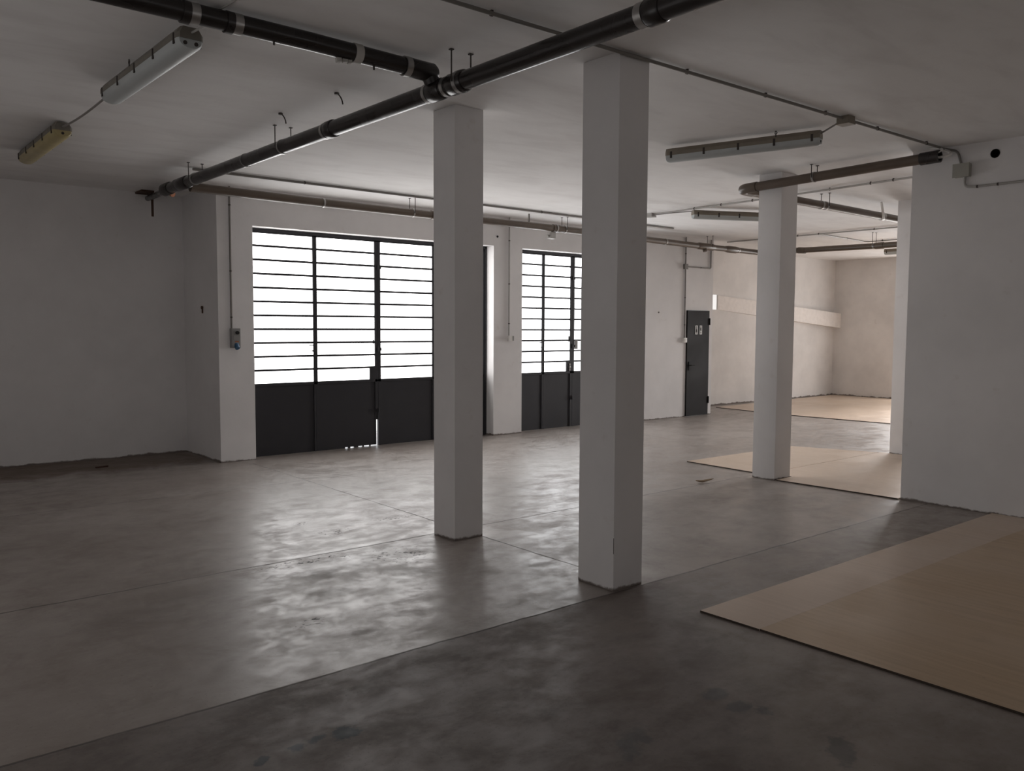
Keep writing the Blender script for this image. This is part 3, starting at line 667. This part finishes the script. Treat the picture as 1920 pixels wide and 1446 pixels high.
f5 = copy_tree(f3); f5.location = (16.9, 7.15, 3.145); f5.rotation_euler = (0, 0, 0); f5['label'] = 'farthest fluorescent light, beyond the farthest brown pipe'
# light cables
cable('light_cable', 'cable from the twin-tube light across the ceiling above the branch pipe', 'cable', [(1.66, 4.77, 3.245), (1.70, 4.60, 3.262), (1.70, 4.50, 3.2935), (1.76, 3.60, 3.2935)], 0.006, M_grey, 'lamp cables', bend=0.08)
cable('light_cable', 'sagging cable between the twin-tube light and the yellowed light', 'cable', arc((1.64, 6.27, 3.24), (1.62, 7.0, 3.19), (1.63, 7.72, 3.255)), 0.008, M_greyd, 'lamp cables', bend=0)
cable('light_cable', 'short cable from the ceiling junction box to the slim front light', 'cable', arc((6.28, 3.56, 3.27), (6.36, 3.65, 3.27), (6.415, 3.815, 3.235)), 0.007, M_greyd, 'lamp cables', bend=0)
cable('light_cable', 'short cable from the far junction box to the half-hidden light', 'cable', arc((9.43, 8.2, 3.27), (9.40, 7.9, 3.27), (9.415, 7.46, 3.25)), 0.007, M_greyd, 'lamp cables', bend=0)

# ------------------------------------------------------------------ small things
for (x, y), lab in (((2.93, 5.50), 'short bent wire hanging from the ceiling nearest the pipe tee'), ((2.87, 6.30), 'short bent wire hanging from the ceiling near the pair of hanger rods')):
    r_ = thing('loose_wire', lab, 'wire', (x, y, H), group='loose wires on the ceiling')
    obj('wire', MB().tube(arc((x, y, H), (x+.03, y-.02, H-.03), (x+.02, y-.05, H-.085)), .005, 8), M_rod, r_, smooth=True)
    obj('rose', MB().tube([(x, y, H), (x, y, H-.012)], .017, 14), M_rod, r_, smooth=True)
r_ = thing('torn_tape', 'crumpled scrap of pale tape stuck under the branch pipe', 'tape', (2.46, Y2, 3.17))
k = MB().ring((2.50, Y2, z2(2.5)), (1, 0, 0), R2+.003, .05, .002)
obj('band', k, M_paper, r_, smooth=True)
k = MB(); zz = z2(2.42)-R2
for dx, dz, s_ in ((0, -.008, .03), (-.04, -.016, .026), (.03, -.012, .02)):
    k.hexa([(2.42+dx-s_/2, Y2-.02, zz+dz-s_/2), (2.42+dx+s_/3, Y2-.03, zz+dz-s_/3), (2.42+dx+s_/2, Y2+.0, zz+dz-s_/2.5), (2.42+dx-s_/3, Y2+.01, zz+dz-s_/2.2)],
           [(2.42+dx-s_/2, Y2-.015, zz-.001), (2.42+dx+s_/2, Y2-.02, zz-.001), (2.42+dx+s_/2, Y2+.015, zz-.001), (2.42+dx-s_/2, Y2+.01, zz-.001)])
obj('loose_end', k, M_paper, r_)
r_ = thing('pipe_bracket', 'dark metal strap hanging below the pipe end in the recess corner', 'bracket', (3.28, 10.92, 3.0))
obj('strap', MB().box(3.265, 3.293, 10.90, 10.908, 2.985, 3.29, .002), M_rust, r_)
obj('arm', MB().box(3.15, 3.30, 10.89, 11.15, 3.275, 3.299, .003), M_rust, r_)
tag(obj('pipe_stub', MB().tube([(3.08, 9.78, 3.145), (3.22, 10.5, 3.2), (3.30, 11.15, 3.235)], .035, 18, bend=.1), M_black, smooth=True), 'dark pipe stub running into the recess wall at the ceiling corner', 'pipe')
tag(obj('dark_hole_sleeve', MB().hollow((8.036, 3.089, 3.185), (8.195, 3.089, 3.185), .0385, .034, 24).tube([(8.17, 3.089, 3.185), (8.19, 3.089, 3.185)], .036, 24), M_hole, smooth=True), 'black sleeve added to darken the round hole high on the blank right wall', 'sleeve')  # black lining added so the shallow hole looks dark inside
tag(obj('wall_anchor', MB().tube([(3.719, 10.48, 1.87), (3.700, 10.48, 1.87)], .02, 12).box(3.708, 3.72, 10.465, 10.495, 1.80, 1.87, .003), M_rust, smooth=True), 'rusty anchor on the side of the pier in the recess', 'anchor')
tag(obj('wall_plug', MB().tube([(11.65, YW-.006, 1.92), (11.65, YW+.002, 1.92)], .014, 12), M_rod, smooth=True), 'small dark plug in the wall left of the toilet door', 'plug')
tag(obj('wall_plug', MB().tube([(7.96, YW-.008, 3.0), (7.96, YW+.002, 3.0)], .016, 12), M_hole, smooth=True), 'small black plug high on the wall between the glazed doors', 'plug')
lf = MB(); bm = lf.bm; L_ = []
for i in range(9):
    u = i/8; a = V((7.19+.16*u, 5.60-.11*u, .004+.035*abs(u-.35)**1.5*2)); wd = .028*math.sin(math.pi*min(1, .1+u*.9))+.003
    L_.append([bm.verts.new(a+V((.55, .8, 0))*wd*q+V((0, 0, abs(q)*wd*.5+h))) for h in (0, .003) for q in (-1, 0, 1)])
for A, B in zip(L_, L_[1:]):
    for i, j in ((0, 1), (1, 2), (2, 5), (5, 4), (4, 3), (3, 0)): bm.faces.new((A[i], A[j], B[j], B[i]))
bmesh.ops.recalc_face_normals(bm, faces=bm.faces[:])
tag(obj('dry_leaf', lf, M_leaf), 'curled dry scrap lying on the concrete before the cut-out column', 'leaf')
tag(obj('wood_splinter', MB().box(-.07, .07, -.014, .014, 0, .016, .004, Matrix.Translation((2.52, 10.5, .0005)) @ Matrix.Rotation(.2, 4, 'Z')), M_rust), 'dark splinter of wood on the floor by the recess wall', 'splinter')
